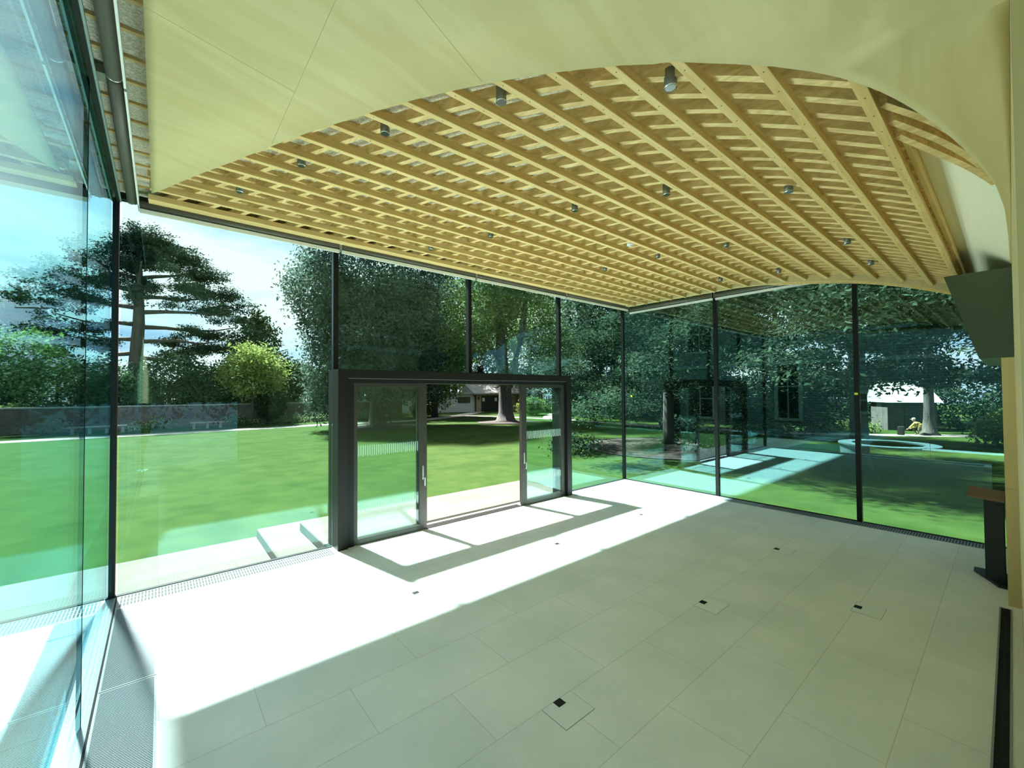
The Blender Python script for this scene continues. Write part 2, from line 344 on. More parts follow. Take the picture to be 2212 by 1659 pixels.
for i in range(n-1):
    for j in range(NY):
        fs.append((ix(i, j), ix(i+1, j), ix(i+1, j+1), ix(i, j+1))); fs.append((ix(i, j, 1), ix(i, j+1, 1), ix(i+1, j+1, 1), ix(i+1, j, 1)))
    fs.append((ix(i, 0), ix(i, 0, 1), ix(i+1, 0, 1), ix(i+1, 0))); fs.append((ix(i, NY), ix(i+1, NY), ix(i+1, NY, 1), ix(i, NY, 1)))
for i in (0, n-1):
    for j in range(NY): fs.append((ix(i, j), ix(i, j+1), ix(i, j+1, 1), ix(i, j, 1)))
sof = MB().add(vs, fs).build('plywood_soffit', M['ply'])
tag(sof, 'large pale birch plywood ceiling panel with a sweeping curved edge cut below the lattice', 'ceiling panel')
for p in sof.data.polygons: p.use_smooth = abs(p.normal.z) > .7
def soz(x): return float(np.interp(x, xx, szs))
def seam(pts):
    m = MB()
    for a, b in zip(pts[:-1], pts[1:]):
        for t in range(6):
            p = [a[k]+(b[k]-a[k])*t/6 for k in (0, 1)]; q = [a[k]+(b[k]-a[k])*(t+1)/6 for k in (0, 1)]
            d = Vector((q[0]-p[0], q[1]-p[1])).normalized(); nx, ny = -d.y*.0012, d.x*.0012
            m.add([(p[0]-nx, p[1]-ny, soz(p[0])-.0008), (q[0]-nx, q[1]-ny, soz(q[0])-.0008), (q[0]+nx, q[1]+ny, soz(q[0])-.0008), (p[0]+nx, p[1]+ny, soz(p[0])-.0008),
                   (p[0]-nx, p[1]-ny, soz(p[0])+.002), (q[0]-nx, q[1]-ny, soz(q[0])+.002), (q[0]+nx, q[1]+ny, soz(q[0])+.002), (p[0]+nx, p[1]+ny, soz(p[0])+.002)],
                  [(3, 2, 1, 0), (4, 5, 6, 7), (0, 1, 5, 4), (1, 2, 6, 5), (2, 3, 7, 6), (3, 0, 4, 7)])
    m.build('panel_joint', M['seam'], sof)
seam([(-.08, 2.98), (.66, 2.98)]); seam([(.66, 3.72), (.66, 1.3)]); seam([(.66, 1.76), (1.44, 1.98)])

# ================================================================== TIMBER LATTICE
RIBY = [.454+.3375*k for k in range(18)]
RW = .052
XE = 9.34
for k, y in enumerate(RIBY):
    z = prof(y); ex = edgeX(y)
    x0 = ex+.004 if soz(ex) > z-.03 else ex-.12
    if k == 17: x0 = -.12
    if k == 16: x0 = -.10
    o = MB().box(x0, XE, y-RW/2, y+RW/2, z, z+RD).build('timber_rib', M['rib'], bevel=.002)
    lab = 'long pale pine rib running the length of the lattice ceiling'
    grp = 'parallel ribs of the lattice ceiling'
    if k == 0: lab = 'lowest pale pine ceiling rib, last one before the white cove by the back wall'; grp = None
    if k == 17: lab = 'pale pine ceiling rib closest to the blinds over the sliding doors'; grp = None
    tag(o, lab, 'ceiling rib', grp)
    # screw heads where the cross members are fixed
    sc = MB()
    for q in range(-1, 40):
        xq = 1.838+.24*q+(-.47+.0165*q)*(y-1.92)
        if x0+.03 < xq < min(XE-.05, x0+6): sc.lathe([(.0045, -.0015), (.0045, .001)], 6, (xq, y, z))
    if sc.v:
        s_ = sc.build('screw_heads', M['screw'], o); s_['kind'] = 'stuff'
# cross members fan out across the ribs, following the vault
for q in range(-1, 40):
    pts = []
    for y in np.arange(.41, 6.62, .1):
        x = 1.838+.24*q+(-.47+.0165*q)*(y-1.92)
        if -.09 < x < XE-.03 and x > edgeX(min(y, 5.74))-.06: pts.append((x, float(y)))
    if len(pts) < 3: continue
    rings = []
    for i, (x, y) in enumerate(pts):
        a = pts[max(i-1, 0)]; b = pts[min(i+1, len(pts)-1)]; d = Vector((b[0]-a[0], b[1]-a[1])).normalized(); nx, ny = d.y*.025, -d.x*.025
        z = prof(y)+RD+.0005
        rings.append([(x-nx, y-ny, z), (x+nx, y+ny, z), (x+nx, y+ny, z+CD), (x-nx, y-ny, z+CD)])
    o = MB().sweep(rings).build('timber_cross_member', M['cross'])
    tag(o, 'curved pine cross member fixed on top of the ceiling ribs', 'cross member', 'cross members fanning across the lattice ceiling')
# upper battens midway between the ribs, under the deck
for k in range(17):
    y = RIBY[k]+.169; z = prof(y)+RD+CD+.001; x0 = edgeX(min(y, 5.74))-.1
    o = MB().box(max(x0, -.1), XE, y-.024, y+.024, z, z+.044).build('timber_batten', M['cross'])
    tag(o, 'thin pine batten under the speckled deck, seen between two ceiling ribs', 'batten', 'upper battens under the ceiling deck')
# three bent battens between the lowest rib and the soffit
def bez(P, n=14):
    P = [Vector(p) for p in P]; out = []
    for i in range(n+1):
        t = i/n*(len(P)-1); a = int(min(t, len(P)-2)); u = t-a
        p0 = P[max(a-1, 0)]; p1 = P[a]; p2 = P[a+1]; p3 = P[min(a+2, len(P)-1)]
        out.append(.5*((2*p1)+(-p0+p2)*u+(2*p0-5*p1+4*p2-p3)*u*u+(-p0+3*p1-3*p2+p3)*u**3))
    return out
C0 = Vector((0, 0, EYE))
arcs = [[(2.818, .395), (3.254, .237), (3.71, .131), (4.05, .075)], [(3.026, .395), (3.454, .253), (3.902, .139), (4.322, .063)], [(3.232, .395), (3.653, .27), (4.083, .147), (4.525, .048)]]
zz = [3.86, 3.815, 3.775, 3.735]
for i, A in enumerate(arcs):
    P = []
    for (x, y), z in zip(A, zz):
        s_ = (z-EYE)/(3.8-EYE); P.append((x*s_, y*s_, z))
    P = bez(P); rings = []
    for j, p in enumerate(P):
        d = (P[min(j+1, len(P)-1)]-P[max(j-1, 0)]).normalized(); nn = Vector((d.y, -d.x, 0)).normalized()*.019
        rings.append([tuple(p-nn), tuple(p+nn), tuple(p+nn+Vector((0, 0, .07))), tuple(p-nn+Vector((0, 0, .07)))])
    o = MB().sweep(rings).build('bent_timber_batten', M['cross'], smooth=False)
    tag(o, ['bent pine batten closest to the curved plywood edge', 'middle one of the three bent pine battens beside the plywood edge', 'bent pine batten bordering the white ceiling lining'][i], 'batten', 'bent battens below the lowest rib')
# end beam along the right glass wall following the vault
yy = [float(y) for y in np.linspace(6.62, .33, 30)]
def bb(y): return prof(y)-.045+.08*min(1, max(0, (y-2.2)/1.6))
o = MB().prism([(y, bb(y)) for y in yy]+[(y, prof(y)+RD+CD+.04) for y in yy[::-1]], 'X', XE+.002, XE+.05).build('curved_end_beam', M['plyw'])
tag(o, 'curved plywood beam closing the ribs along the right glass wall', 'beam')
MB().prism([(y, bb(y)-.027*(y < 3)) for y in yy]+[(y, prof(y)+.12) for y in yy[::-1]], 'X', XE+.052, XE+.12).build('outer_lip', M['rib'], o)
# fascia board between the last rib and the front blinds
o = MB().box(-.1, XE, 6.60, 6.625, 4.60, 4.75).box(-.12, XE, 6.30, 6.60, prof(6.5)+.055, prof(6.5)+.075).build('front_edge_board', M['rib'])
tag(o, 'pale timber board behind the front blinds at the ceiling edge', 'board')
# grey green folded haunch at the springing of the vault
o = MB().prism([(.495, 3.67), (-.20, 3.67), (-.20, 2.692), (.233, 2.692)], 'X', 7.05, XR-.05).build('grey_haunch_panel', M['greyg'], bevel=.004)
tag(o, 'dark grey green boxed metal panel with a slanted edge, at the foot of the vault', 'metal panel')

# spotlights and smoke detector
SP = [(1.929, 2.418), (2.702, 1.48), (1.426, 3.386), (1.016, 4.371), (.64, 5.30), (4.222, 2.536), (5.037, 1.568), (3.792, 3.491), (3.531, 4.526), (7.395, 1.633), (6.526, 2.603),
      (9.05, 1.55), (6.184, 3.564), (8.722, 2.637), (6.095, 4.589), (8.47, 3.571), (3.133, 5.57)]
SL = ['largest spotlight, grey cylinder nearest the curved plywood edge at upper right', 0]
labs = {0: 'grey cylinder spotlight hanging close to the middle of the curved plywood edge', 1: 'large grey cylinder spotlight between the highest ribs, nearest the top of the plywood curve',
        2: 'grey cylinder spotlight second along the left part of the plywood edge', 3: 'small grey spotlight between ribs near the left end of the plywood edge', 4: 'tiny grey spotlight nearest the left corner of the lattice ceiling',
        5: 'grey spotlight in mid ceiling, below and right of the large plywood edge spotlight', 6: 'grey spotlight hanging alone in the right part of the vault', 7: 'grey spotlight in mid ceiling, left of two similar ones in its row',
        8: 'small grey spotlight over the sliding doors, mid ceiling', 9: 'small flat looking grey spotlight low in the right part of the vault', 10: 'small grey spotlight just below the white smoke detector row, further right',
        11: 'small grey spotlight above the right glass wall near the mullion with the yellow sticker', 12: 'small grey spotlight right beside the white smoke detector', 13: 'small grey spotlight near the end beam above the middle right pane',
        14: 'tiny grey spotlight far over the door, left of the corner', 15: 'tiny grey spotlight near the far corner above the right blind', 16: 'tiny grey spotlight closest to the front blinds above the doors'}
sp0 = empty('ceiling_spotlight'); 
MB().lathe([(.037, .0), (.037, .105)], 24).build('body', M['spot'], sp0, True)
MB().lathe([(.0385, -.003), (.0385, .003)], 24).build('rim', M['chrome'], sp0, True)
MB().lathe([(.031, -.005), (.031, -.0035)], 24).build('lens', M['lens'], sp0)
MB().lathe([(.012, .105), (.012, .17)], 10).build('stem', M['spot'], sp0)
for i, (x, y) in enumerate(SP):
    z = prof(y); s_ = (z-.01-EYE)/(4.5-EYE)
    o = sp0 if i == 0 else copy_tree(sp0)
    yy_ = y*s_; xx_ = x*s_
    k = round((yy_-.454)/.3375-.5); yc = .454+.3375*(k+.5)     # sits midway between two ribs
    zz_ = prof(yc)+.012
    o.location = (xx_, yc, zz_)
    tag(o, labs[i], 'spotlight', 'ceiling spotlights')
sd = empty('smoke_detector', (5.42, 3.66, prof(3.66)+RD-.02)); tag(sd, 'small round white smoke detector on the lattice ceiling', 'smoke detector')
MB().lathe([(.05, .0), (.055, .02), (.05, .05)], 20).build('base', M['plastic'], sd, True)
MB().lathe([(.02, -.02), (.035, .0)], 20).build('sensor_head', M['plastic'], sd, True)

# ================================================================== BLINDS
def blind(name, lab, p0, p1, zc, tube_r=.05, gap=.02):
    """roller blind between p0 and p1 (xy), cassette centre height zc"""
    p0 = Vector((*p0, 0)); p1 = Vector((*p1, 0)); d = (p1-p0).normalized(); L = (p1-p0).length
    o = empty(name, (p0.x, p0.y, zc), math.atan2(d.y, d.x)); tag(o, lab, 'roller blind', 'roller blinds along the glass walls')
    MB().tube([(gap, 0, 0), (L-gap, 0, 0)], tube_r, 20).build('fabric_roll', M['blind'], o, True)
    MB().box(gap, L-gap, -.036, -.012, -.105, -.058).build('bottom_bar', M['whitebar'], o)
    for x in (gap-.012, L-gap+.004):
        MB().box(x, x+.008, -.045, .045, -.07, .09).build('bracket', M['chrome'], o)
    return o
zb = 4.575
bl = ['roller blind at the left end above the front glass, beside the corner post', 'roller blind above the left half of the sliding doors', 'roller blind above the right half of the sliding doors', 'roller blind above the front glass next to the far corner']
for k in range(4):
    a = XR-PW*k; b = a-PW
    if k == 3: b = -.22
    if k == 0: a = XR-.10
    blind('roller_blind', bl[3-k], (a, 6.52), (b, 6.52), zb) if False else blind('roller_blind', bl[3-k], (b, 6.52), (a, 6.52), zb)
br_ = ['roller blind above the right glass wall next to the far corner', 'roller blind above the right glass wall vanishing behind the curved end beam']
blind('roller_blind', br_[0], (XE+.165, 4.28), (XE+.165, 6.50), 4.50, .042); blind('roller_blind', br_[1], (XE+.165, 1.80), (XE+.165, 4.26), 4.49, .042)
# big tube blind along the left wall (seen from below)
def left_blind(lab, y0, y1):
    o = empty('roller_blind', (-.27, y0, 4.63)); tag(o, lab, 'roller blind', 'roller blinds along the glass walls')
    L = y1-y0
    MB().tube([(0, .012, 0), (0, L-.012, 0)], .047, 24).build('fabric_roll', M['blind'], o, True)
    MB().box(.052, .066, .01, L-.01, -.075, -.02).build('bottom_bar', M['whitebar'], o)
    MB().tube([(0, L-.011, 0), (0, L-.001, 0)], .05, 24).build('end_ring', M['chrome'], o, True)
    MB().box(-.10, -.045, .0, .12, -.0, .06).build('bracket', M['spot'], o)
left_blind('dark roller blind tube at top left running to the corner post', 4.10, 6.62)
left_blind('dark roller blind tube at top left, nearer the camera, ending at a steel ring', 1.62, 4.08)

# ================================================================== DOOR PORTAL
d = empty('door_1', (0, 0, 0)); d['kind'] = 'structure'
PX0, PX1, PZ = 2.04, 7.206, 2.715
MB().prism([(0, PX0), (PZ, PX0), (PZ, PX1), (0, PX1), (0, PX1-.15), (PZ-.135, PX1-.15), (PZ-.135, PX0+.15), (0, PX0+.15)], 'Y', 6.48, 6.95).build('portal_frame', M['bronze'], d, bevel=.003)
MB().box(PX0+.15, PX1-.15, 6.50, 6.515, PZ-.14, PZ-.1355).build('head_strip', M['alu'], d)
MB().box(PX0+.151, PX1-.151, 6.53, 6.93, 2.51, PZ-.136).box(PX0+.151, 2.29, 6.53, 6.93, 0, 2.51).box(7.06-.03, PX1-.151, 6.53, 6.93, 0, 2.51).build('inner_frame', M['black'], d)
MB().box(3.55, 5.74, 6.52, 6.72, .0, .006).build('threshold', M['bronzeL'], d)
MB().box(3.55, 5.74, 6.55, 6.56, .006, .014).box(3.55, 5.74, 6.62, 6.63, .006, .014).box(3.55, 5.74, 6.69, 6.70, .006, .014).build('floor_track', M['black'], d)
def leaf(x0, x1, sl_, sr_, y0, handle_x, fritz=(1.36, 1.52, .47, .60)):
    L = empty('sliding_leaf', (0, 0, 0)); L.parent = d
    z1 = 2.505; fr = MB().prism([(0.006, x0), (z1, x0), (z1, x1), (0.006, x1)], 'Y', 0, .0001)
    fr = MB()
    fr.box(x0, x0+sl_, y0, y0+.055, .008, z1).box(x1-sr_, x1, y0, y0+.055, .008, z1).box(x0+sl_, x1-sr_, y0, y0+.055, .008, .09).box(x0+sl_, x1-sr_, y0, y0+.055, 2.44, z1)
    fr.build('leaf_frame', M['bronzeL'], L)
    MB().box(x0+sl_, x1-sr_, y0+.02, y0+.035, .09, 2.44).build('glass_pane', M['glassd'], L)
    if handle_x is not None:
        fb = MB(); n = int((x1-sr_-x0-sl_)/.036)
        for za, zb_ in ((fritz[0], fritz[1]), (fritz[2], fritz[3])):
            for i in range(n):
                xa = x0+sl_+.02+i*.036
                o_ = .012*(i % 2)
                fb.box(xa, xa+.010, y0+.0165, y0+.0195, za+o_, zb_+o_*.3)
        fb.build('frit_bars', M['frit'], L)
        hb = MB().box(handle_x-.014, handle_x+.014, y0-.012, y0, .86, 1.10)
        hb.tube([(handle_x+.012, y0-.01, .90), (handle_x+.012, y0-.055, .90), (handle_x+.012, y0-.055, .76), (handle_x+.012, y0-.01, .76)], .008, 8)
        hb.build('handle', M['chrome'], L)
leaf(2.295, 3.55, .055, .135, 6.54, 3.47)
leaf(5.74, 7.03, .135, .10, 6.54, 5.80)
leaf(2.295, 3.50, .05, .09, 6.62, None)
leaf(5.79, 7.03, .09, .05, 6.62, None)
# camera on the frame
pc = empty('ptz_camera', (4.70, 6.60, PZ)); tag(pc, 'small black pan and tilt camera standing on top of the sliding door frame', 'camera')
MB().box(-.11, .11, -.06, .06, .002, .028).build('base', M['black'], pc, bevel=.006)
MB().lathe([(.055, .028), (.06, .06), (.05, .075)], 20, (.03, 0, 0)).build('turntable', M['black'], pc, True)
MB().box(-.03, -.015, -.03, .03, .06, .15).box(.075, .09, -.03, .03, .06, .17).build('yoke', M['black'], pc, bevel=.005)
MB().tube([(.03, -.05, .12), (.03, -.03, .12), (.03, .05, .12)], [.036, .046, .040], 16).build('head', M['black'], pc, True)
MB().tube([(.03, -.058, .12), (.03, -.05, .12)], .026, 16).build('lens', M['lens'], pc, True)
tg = tag(MB().box(XR-.054, XR-.047, 1.789-.02, 1.789+.03, 2.26, 2.30).build('yellow_sticker', M['yellow']), 'small bright yellow sticker on the black mullion of the right glass wall', 'sticker')
tg = tag(MB().box(XR-.018, XR-.0125, 6.46, 6.50, 2.20, 2.25).build('yellow_sticker', M['yellow']), 'small yellow sticker on the glass near the far corner', 'sticker')

# ================================================================== FLOOR GRILLES
def grille(name, lab, x0, x1, y0, y1, along, pitch, bars, border=.012, cross=(), z=.004, mats=('alu', 'alud'), barw=.42, rim=None):
    o = empty(name, (x0, y0, 0)); tag(o, lab, 'floor grille'); X, Y = x1-x0, y1-y0
    MB().box(0, X, 0, Y, .0005, .0015).build('shadow_gap', M[mats[1]], o)
    MB().box(0, X, 0, border, .001, z+.002).box(0, X, Y-border, Y, .001, z+.002).box(0, border, border, Y-border, .001, z+.002).box(X-border, X, border, Y-border, .001, z+.002).build('border', M[rim or mats[0]], o)
    m = MB()
    if along == 'Y':      # slats run in X, repeated along Y
        k = 0; y = border
        while y < Y-border:
            m.box(border, X-border, y, y+pitch*barw, .0015, z); y += pitch
        for c_ in cross: m.box(border, X-border, c_-.004, c_+.004, .0015, z+.0005)
        for q in range(1, bars): m.box(X*q/bars-.004, X*q/bars+.004, border, Y-border, .0015, z+.0005)
    else:
        x = border
        while x < X-border:
            m.box(x, x+pitch*barw, border, Y-border, .0015, z); x += pitch
        for q in range(1, bars): m.box(border, X-border, Y*q/bars-.004, Y*q/bars+.004, .0015, z+.0005)
    m.build('slats', M[mats[0]], o)
    return o
grille('floor_grille', 'wide aluminium floor grille with fine slats along the left glass wall, panel touching the corner', -.355, -.006, 4.66, 6.34, 'Y', .0165, 1)
grille('floor_grille', 'wide aluminium floor grille with fine slats along the left glass wall, panel nearest the camera', -.355, -.006, .6, 4.645, 'Y', .0165, 1)
grille('floor_grille', 'narrow slotted floor grille under the front glass left of the door frame', -.355, 1.99, 6.37, 6.70, 'X', .030, 3)
grille('floor_grille', 'grey slotted floor grille at the foot of the right glass wall', 9.28, 9.535, .12, 3.30, 'Y', .034, 3)
grille('floor_grille', 'black linear floor grille close along the right plywood wall', 3.0, 6.94, .045, .135, 'X', .03, 2, .012, mats=('black', 'alud'), rim='alu')
o = MB().box(7.23, 9.27, 6.38, 6.70, .001, .006).box(9.275, 9.535, 3.31, 6.70, .001, .006).build('trench_cover', M['alul']); tag(o, 'pale blue grey metal trench cover running round the far corner of the floor', 'floor cover')
# floor boxes
FB = [(2.33, 2.155, 'floor box lid closest to the camera, with a black cable flap'), (4.64, 2.165, 'floor box lid right of the nearest one, left of another in the same half'), (5.80, 1.03, 'floor box lid furthest right, nearest the right wall'),
      (2.32, 4.46, 'floor box lid at the edge of the sunlit floor left of centre'), (4.72, 4.48, 'floor box lid lying in bright sun in front of the door opening'), (7.04, 4.50, 'floor box lid in the sun patch nearest the far corner'), (7.02, 2.20, 'floor box lid in front of the middle right glass pane')]
fb0 = empty('floor_box')
MB().box(-.156, .156, -.124, .124, .0006, .0012).build('joint_line', mat('box_joint', (.16, .18, .16), .7), fb0)
MB().box(-.153, .153, -.121, .121, .0006, .0020).build('lid', mat('stone_lid', (.76, .85, .86), .4), fb0)
MB().box(-.040, .035, .055, .119, .0020, .0045).build('cable_flap', M['black'], fb0, bevel=.0008)
for i, (x, y, lab) in enumerate(FB):
    o = fb0 if i == 0 else copy_tree(fb0)
    o.location = (x, y, 0); tag(o, lab, 'floor box', 'floor boxes set in the stone floor')

# ================================================================== LECTERN
l = empty('lectern', (7.9, .2, 0)); tag(l, 'black lectern with an oak reading top standing by the pier at the right', 'lectern')
MB().box(-.14, .24, -.108, .055, .028, 1.035).build('column', M['lect'], l, bevel=.006)
MB().prism([(-.30, -.118), (.26, -.118), (.28, .165), (.16, .165), (-.12, .03), (-.30, -.05)], 'Z', .002, .03).build('foot_plate', M['lect'], l)
tp = MB().box(-.30, .24, -.115, .19, 0, .026).build('reading_top', M['oak'], l, bevel=.003); tp.location = (-.06, 0, 1.042); tp.rotation_euler = (math.radians(5), math.radians(-3), 0)

# ================================================================== GROUNDS
o = MB().box(-90, 110, YF+.08, 130, GZ-.4, GZ).box(XR+.08, 110, -60, YF+.08, GZ-.4, GZ).box(-90, XL-.2, -60, YF+.08, GZ-.4, GZ).build('lawn', M['lawn']); tag(o, 'wide green lawn around the pavilion', 'lawn', kind='structure')
tag(MB().box(-8, 1.40, 6.83, 9.20, GZ-.1, GZ+.015).build('paving', M['pave']), 'pale stone paving strip outside the front glass, left of the steps', 'paving', kind='structure')
tag(MB().box(-3.2, XL-.2, -6, 6.8, GZ-.1, GZ+.012).build('paving', M['pave']), 'stone paving outside the left glass wall', 'paving', kind='structure')
tag(MB().box(1.40, 8.0, 6.83, 9.10, GZ+.016, -.17).build('lower_step', M['pave'], bevel=.008), 'wide lower stone step outside the sliding doors', 'step')
tag(MB().box(1.98, 7.25, 6.96, 8.45, -.165, -.012).build('upper_step', M['pave'], bevel=.008), 'pale upper stone landing outside the sliding doors', 'step')
def ribbon(name, pts, wd, m, z, lab, cat):
    vs = []; fs = []
    P = bez([(*p, z) for p in pts], 28)
    for j, p in enumerate(P):
        dd = (P[min(j+1, len(P)-1)]-P[max(j-1, 0)]).normalized(); nn = Vector((-dd.y, dd.x, 0))*wd/2
        vs += [tuple(p-nn), tuple(p+nn), tuple(p-nn-Vector((0, 0, .05))), tuple(p+nn-Vector((0, 0, .05)))]
    for j in range(len(P)-1):
        a = j*4; b = a+4
        fs += [(a, b, b+1, a+1), (a+2, a+3, b+3, b+2), (a, a+2, b+2, b), (a+1, b+1, b+3, a+3)]
    fs += [(0, 1, 3, 2), (len(vs)-4, len(vs)-2, len(vs)-1, len(vs)-3)]
    o = MB().add(vs, fs).build(name, m); return tag(o, lab, cat, kind='structure')
ribbon('gravel_path', [(-40, 37.6), (-7, 37.6), (5.5, 37.9), (12, 38.3), (19, 37.6), (27, 42), (34.5, 48.5)], 1.8, M['gravel'], GZ+.014, 'pale path along the far garden wall leading to the garage', 'path')
ribbon('gravel_path', [(27, 42), (29.5, 33), (30.2, 26), (29.5, 18), (31, 8), (36, 1), (40, -8)], 1.3, M['gravel'], GZ+.016, 'narrow pale path curving across the lawn to the right', 'path')
ribbon('gravel_path', [(30, 30), (33, 33), (38, 37)], 1.2, M['gravel'], GZ+.018, 'short pale branch path by the low hedge', 'path')
def ring(x, y, r, lab):
    o = empty('tree_bed', (x, y, GZ)); tag(o, lab, 'tree bed')
    MB().lathe([(r, .0), (r, .05), (r-.05, .05), (r-.05, .03)], 40).build('edging', M['edging'], o)
    MB().lathe([(r-.06, .0), (r-.06, .02), (.4, .16)], 40).build('mulch', M['mulch'], o, True)
ring(23.9, 29.3, 2.6, 'round mulch bed at the foot of the bare trunk beyond the door'); ring(13.3, 32.6, 3.0, 'round shaded bed under the large chestnut tree'); ring(18.9, 10.6, 4.1, 'dark round bed under the drooping yew near the far corner')
# garden wall
gw = empty('garden_wall', (0, 44.6, GZ)); tag(gw, 'long weathered stone garden wall along the far side of the lawn', 'garden wall')
MB().box(-60, 21, -.2, .2, 0, 1.75).build('wall', M['brickw'], gw); MB().box(-60, 21, -.26, .26, 1.75, 1.86).build('coping', M['coping'], gw)
def bench(x, y, lab):
    o = empty('garden_bench', (x, y, GZ)); tag(o, lab, 'bench', 'stone benches by the garden wall')
    MB().box(-1.1, 1.1, -.25, .25, .42, .52).build('seat', M['coping'], o, bevel=.01)
    for s_ in (-.85, 0, .85): MB().box(s_-.08, s_+.08, -.2, .2, 0, .42).build('leg', M['coping'], o)
bench(2.9, 41.3, 'stone bench against the far garden wall, right of the corner post'); bench(-2.9, 41.6, 'stone bench against the far garden wall, left one hidden near the corner post')

# ------------------------------------------------------------------ buildings
ga = empty('garage_building', (31.0, 48.9, GZ), math.atan2(-1.8, 7.4)); tag(ga, 'low pale outbuilding with dark double garage doors behind the tree trunk', 'building')
MB().box(-9, 3.0, .4, 6, 0, 2.5).build('wall', M['render_'], ga)
MB().box(3.0, 3.7, 0, 6, 0, 2.5).box(6.9, 7.7, 0, 6, 0, 2.5).box(3.7, 6.9, .3, 6, 2.2, 2.5).box(7.7, 14, .4, 6, 0, 2.5).build('brick_pier', M['brickd'], ga)
for x0 in (3.72, 5.32):
    dd = MB().box(x0, x0+1.57, .2, .28, 0, 2.2).build('garage_door', M['darkdoor'], ga)
    MB().box(x0+(.25 if x0 < 4 else .55), x0+(.6 if x0 < 4 else .9), .17, .2, 1.45, 1.95).build('notice', M['plastic'], dd)
fr_ = MB().box(.4, 2.2, .33, .4, 1.3, 2.1).build('window', M['darkdoor'], ga); MB().box(.48, 1.25, .31, .33, 1.37, 2.03).box(1.33, 2.12, .31, .33, 1.37, 2.03).build('pane', M['winglass'], fr_)
MB().prism([(-.5, 2.45), (6.6, 2.45), (6.6, 2.6), (3.2, 4.0), (-.5, 2.62)], 'X', 2.4, 14.3).build('roof', M['coping'], ga)
MB().box(-9.2, 2.4, .1, 6.3, 2.5, 2.7).build('flat_roof', M['coping'], ga)
for x in (3.3, 7.2): MB().box(x-.09, x+.09, -.12, 0, 1.75, 2.05).build('wall_lantern', M['black'], ga)
MB().tube([(2.75, .3, 2.5), (2.75, .3, 2.3), (2.92, .2, 2.1), (2.92, .2, 0)], .05, 6).build('drainpipe', M['black'], ga)
gh = empty('greenhouse', (10.4, 49.5, GZ), .0); tag(gh, 'low white greenhouse roof showing over the garden wall', 'greenhouse')
MB().box(-3.5, 3.5, 0, 3, 0, 1.7).build('base_wall', M['render_'], gh); MB().prism([(-.1, 1.7), (3.1, 1.7), (1.5, 2.75)], 'X', -3.6, 3.6).build('roof', mat('white_glazed_roof', (.34, .37, .38), .4), gh)
bm_ = MB()
for k in range(9): bm_.box(-3.5+.87*k-.02, -3.5+.87*k+.02, -.12, -.08, 1.7, 1.78)
bm_.build('glazing_bar', M['whitebar'], gh)
# stone house left of the pavilion (seen reflected in the glass)
hs = empty('stone_house', (-9, 0, GZ)); tag(hs, 'large grey rubble stone house seen only as a reflection in the right glass', 'house')
MB().box(-8, 0, -22, 30, 0, 9).build('wall', M['stone'], hs)
MB().prism([(-23, 9), (31, 9), (31, 9.3), (-23, 9.3)], 'X', -8.6, .5).build('roof', M['roof'], hs)
MB().box(0, .08, -22, 30, 4.2, 4.4).build('string_course', M['stonep'], hs)
for (y, z0, w_, h_) in ((8.4, 1.1, 1.1, 3.1), (13.6, 1.0, 1.7, 2.0), (18.8, 2.6, 1.4, 1.7), (8.4, 5.6, 1.1, 1.9), (2.5, 5.8, .9, 1.4), (13.6, 5.4, 1.7, 1.9), (4.8, 1.6, .7, .9), (-3, 1.2, 1.4, 2.2), (22.5, 1.2, 1.4, 2.2)):
    wn = MB().box(0, .12, y-w_/2-.16, y+w_/2+.16, z0-.16, z0+h_+.16).build('window', M['stonep'], hs)
    p_ = MB()
    for q in range(2):
        p_.box(.121, .14, y-w_/2+q*w_/2+.04, y-w_/2+(q+1)*w_/2-.04, z0, z0+h_*.58).box(.121, .14, y-w_/2+q*w_/2+.04, y-w_/2+(q+1)*w_/2-.04, z0+h_*.58+.08, z0+h_)
    p_.build('pane', M['winglass'], wn)
# round stone basin and low wall outside the left glass
bs = empty('stone_basin_wall', (-4.1, 3.4, GZ)); tag(bs, 'low curved pale stone basin wall seen reflected in the right glass', 'basin wall')
MB().lathe([(1.55, 0), (1.55, .40), (1.2, .40), (1.2, .1)], 48).build('basin', M['stonep'], bs)
MB().lathe([(1.62, .40), (1.62, .46), (1.15, .46), (1.15, .40)], 48).build('coping', M['render_'], bs)
MB().box(.9, 1.55, -9, -1.2, 0, .40).build('low_wall', M['stonep'], bs); MB().box(.85, 1.62, -9, -1.2, .40, .46).build('coping', M['render_'], bs)
# small shed with a pale glazed roof at the right
sh = empty('garden_shed', (39.2, 4.9, GZ), math.radians(-60)); tag(sh, 'small garden shed with a sunlit pale roof between the dark yews', 'shed')
MB().box(-1.3, 1.3, -1.2, 1.2, 0, 1.9).build('wall', M['bark'], sh); MB().prism([(-1.5, 1.85), (1.5, 1.85), (.6, 3.2)], 'X', -1.5, 1.5).build('roof', mat('pale_shed_roof', (.26, .29, .28), .5), sh)
MB().box(-.4, .4, -1.25, -1.2, 0, 1.7).build('door', M['darkdoor'], sh)

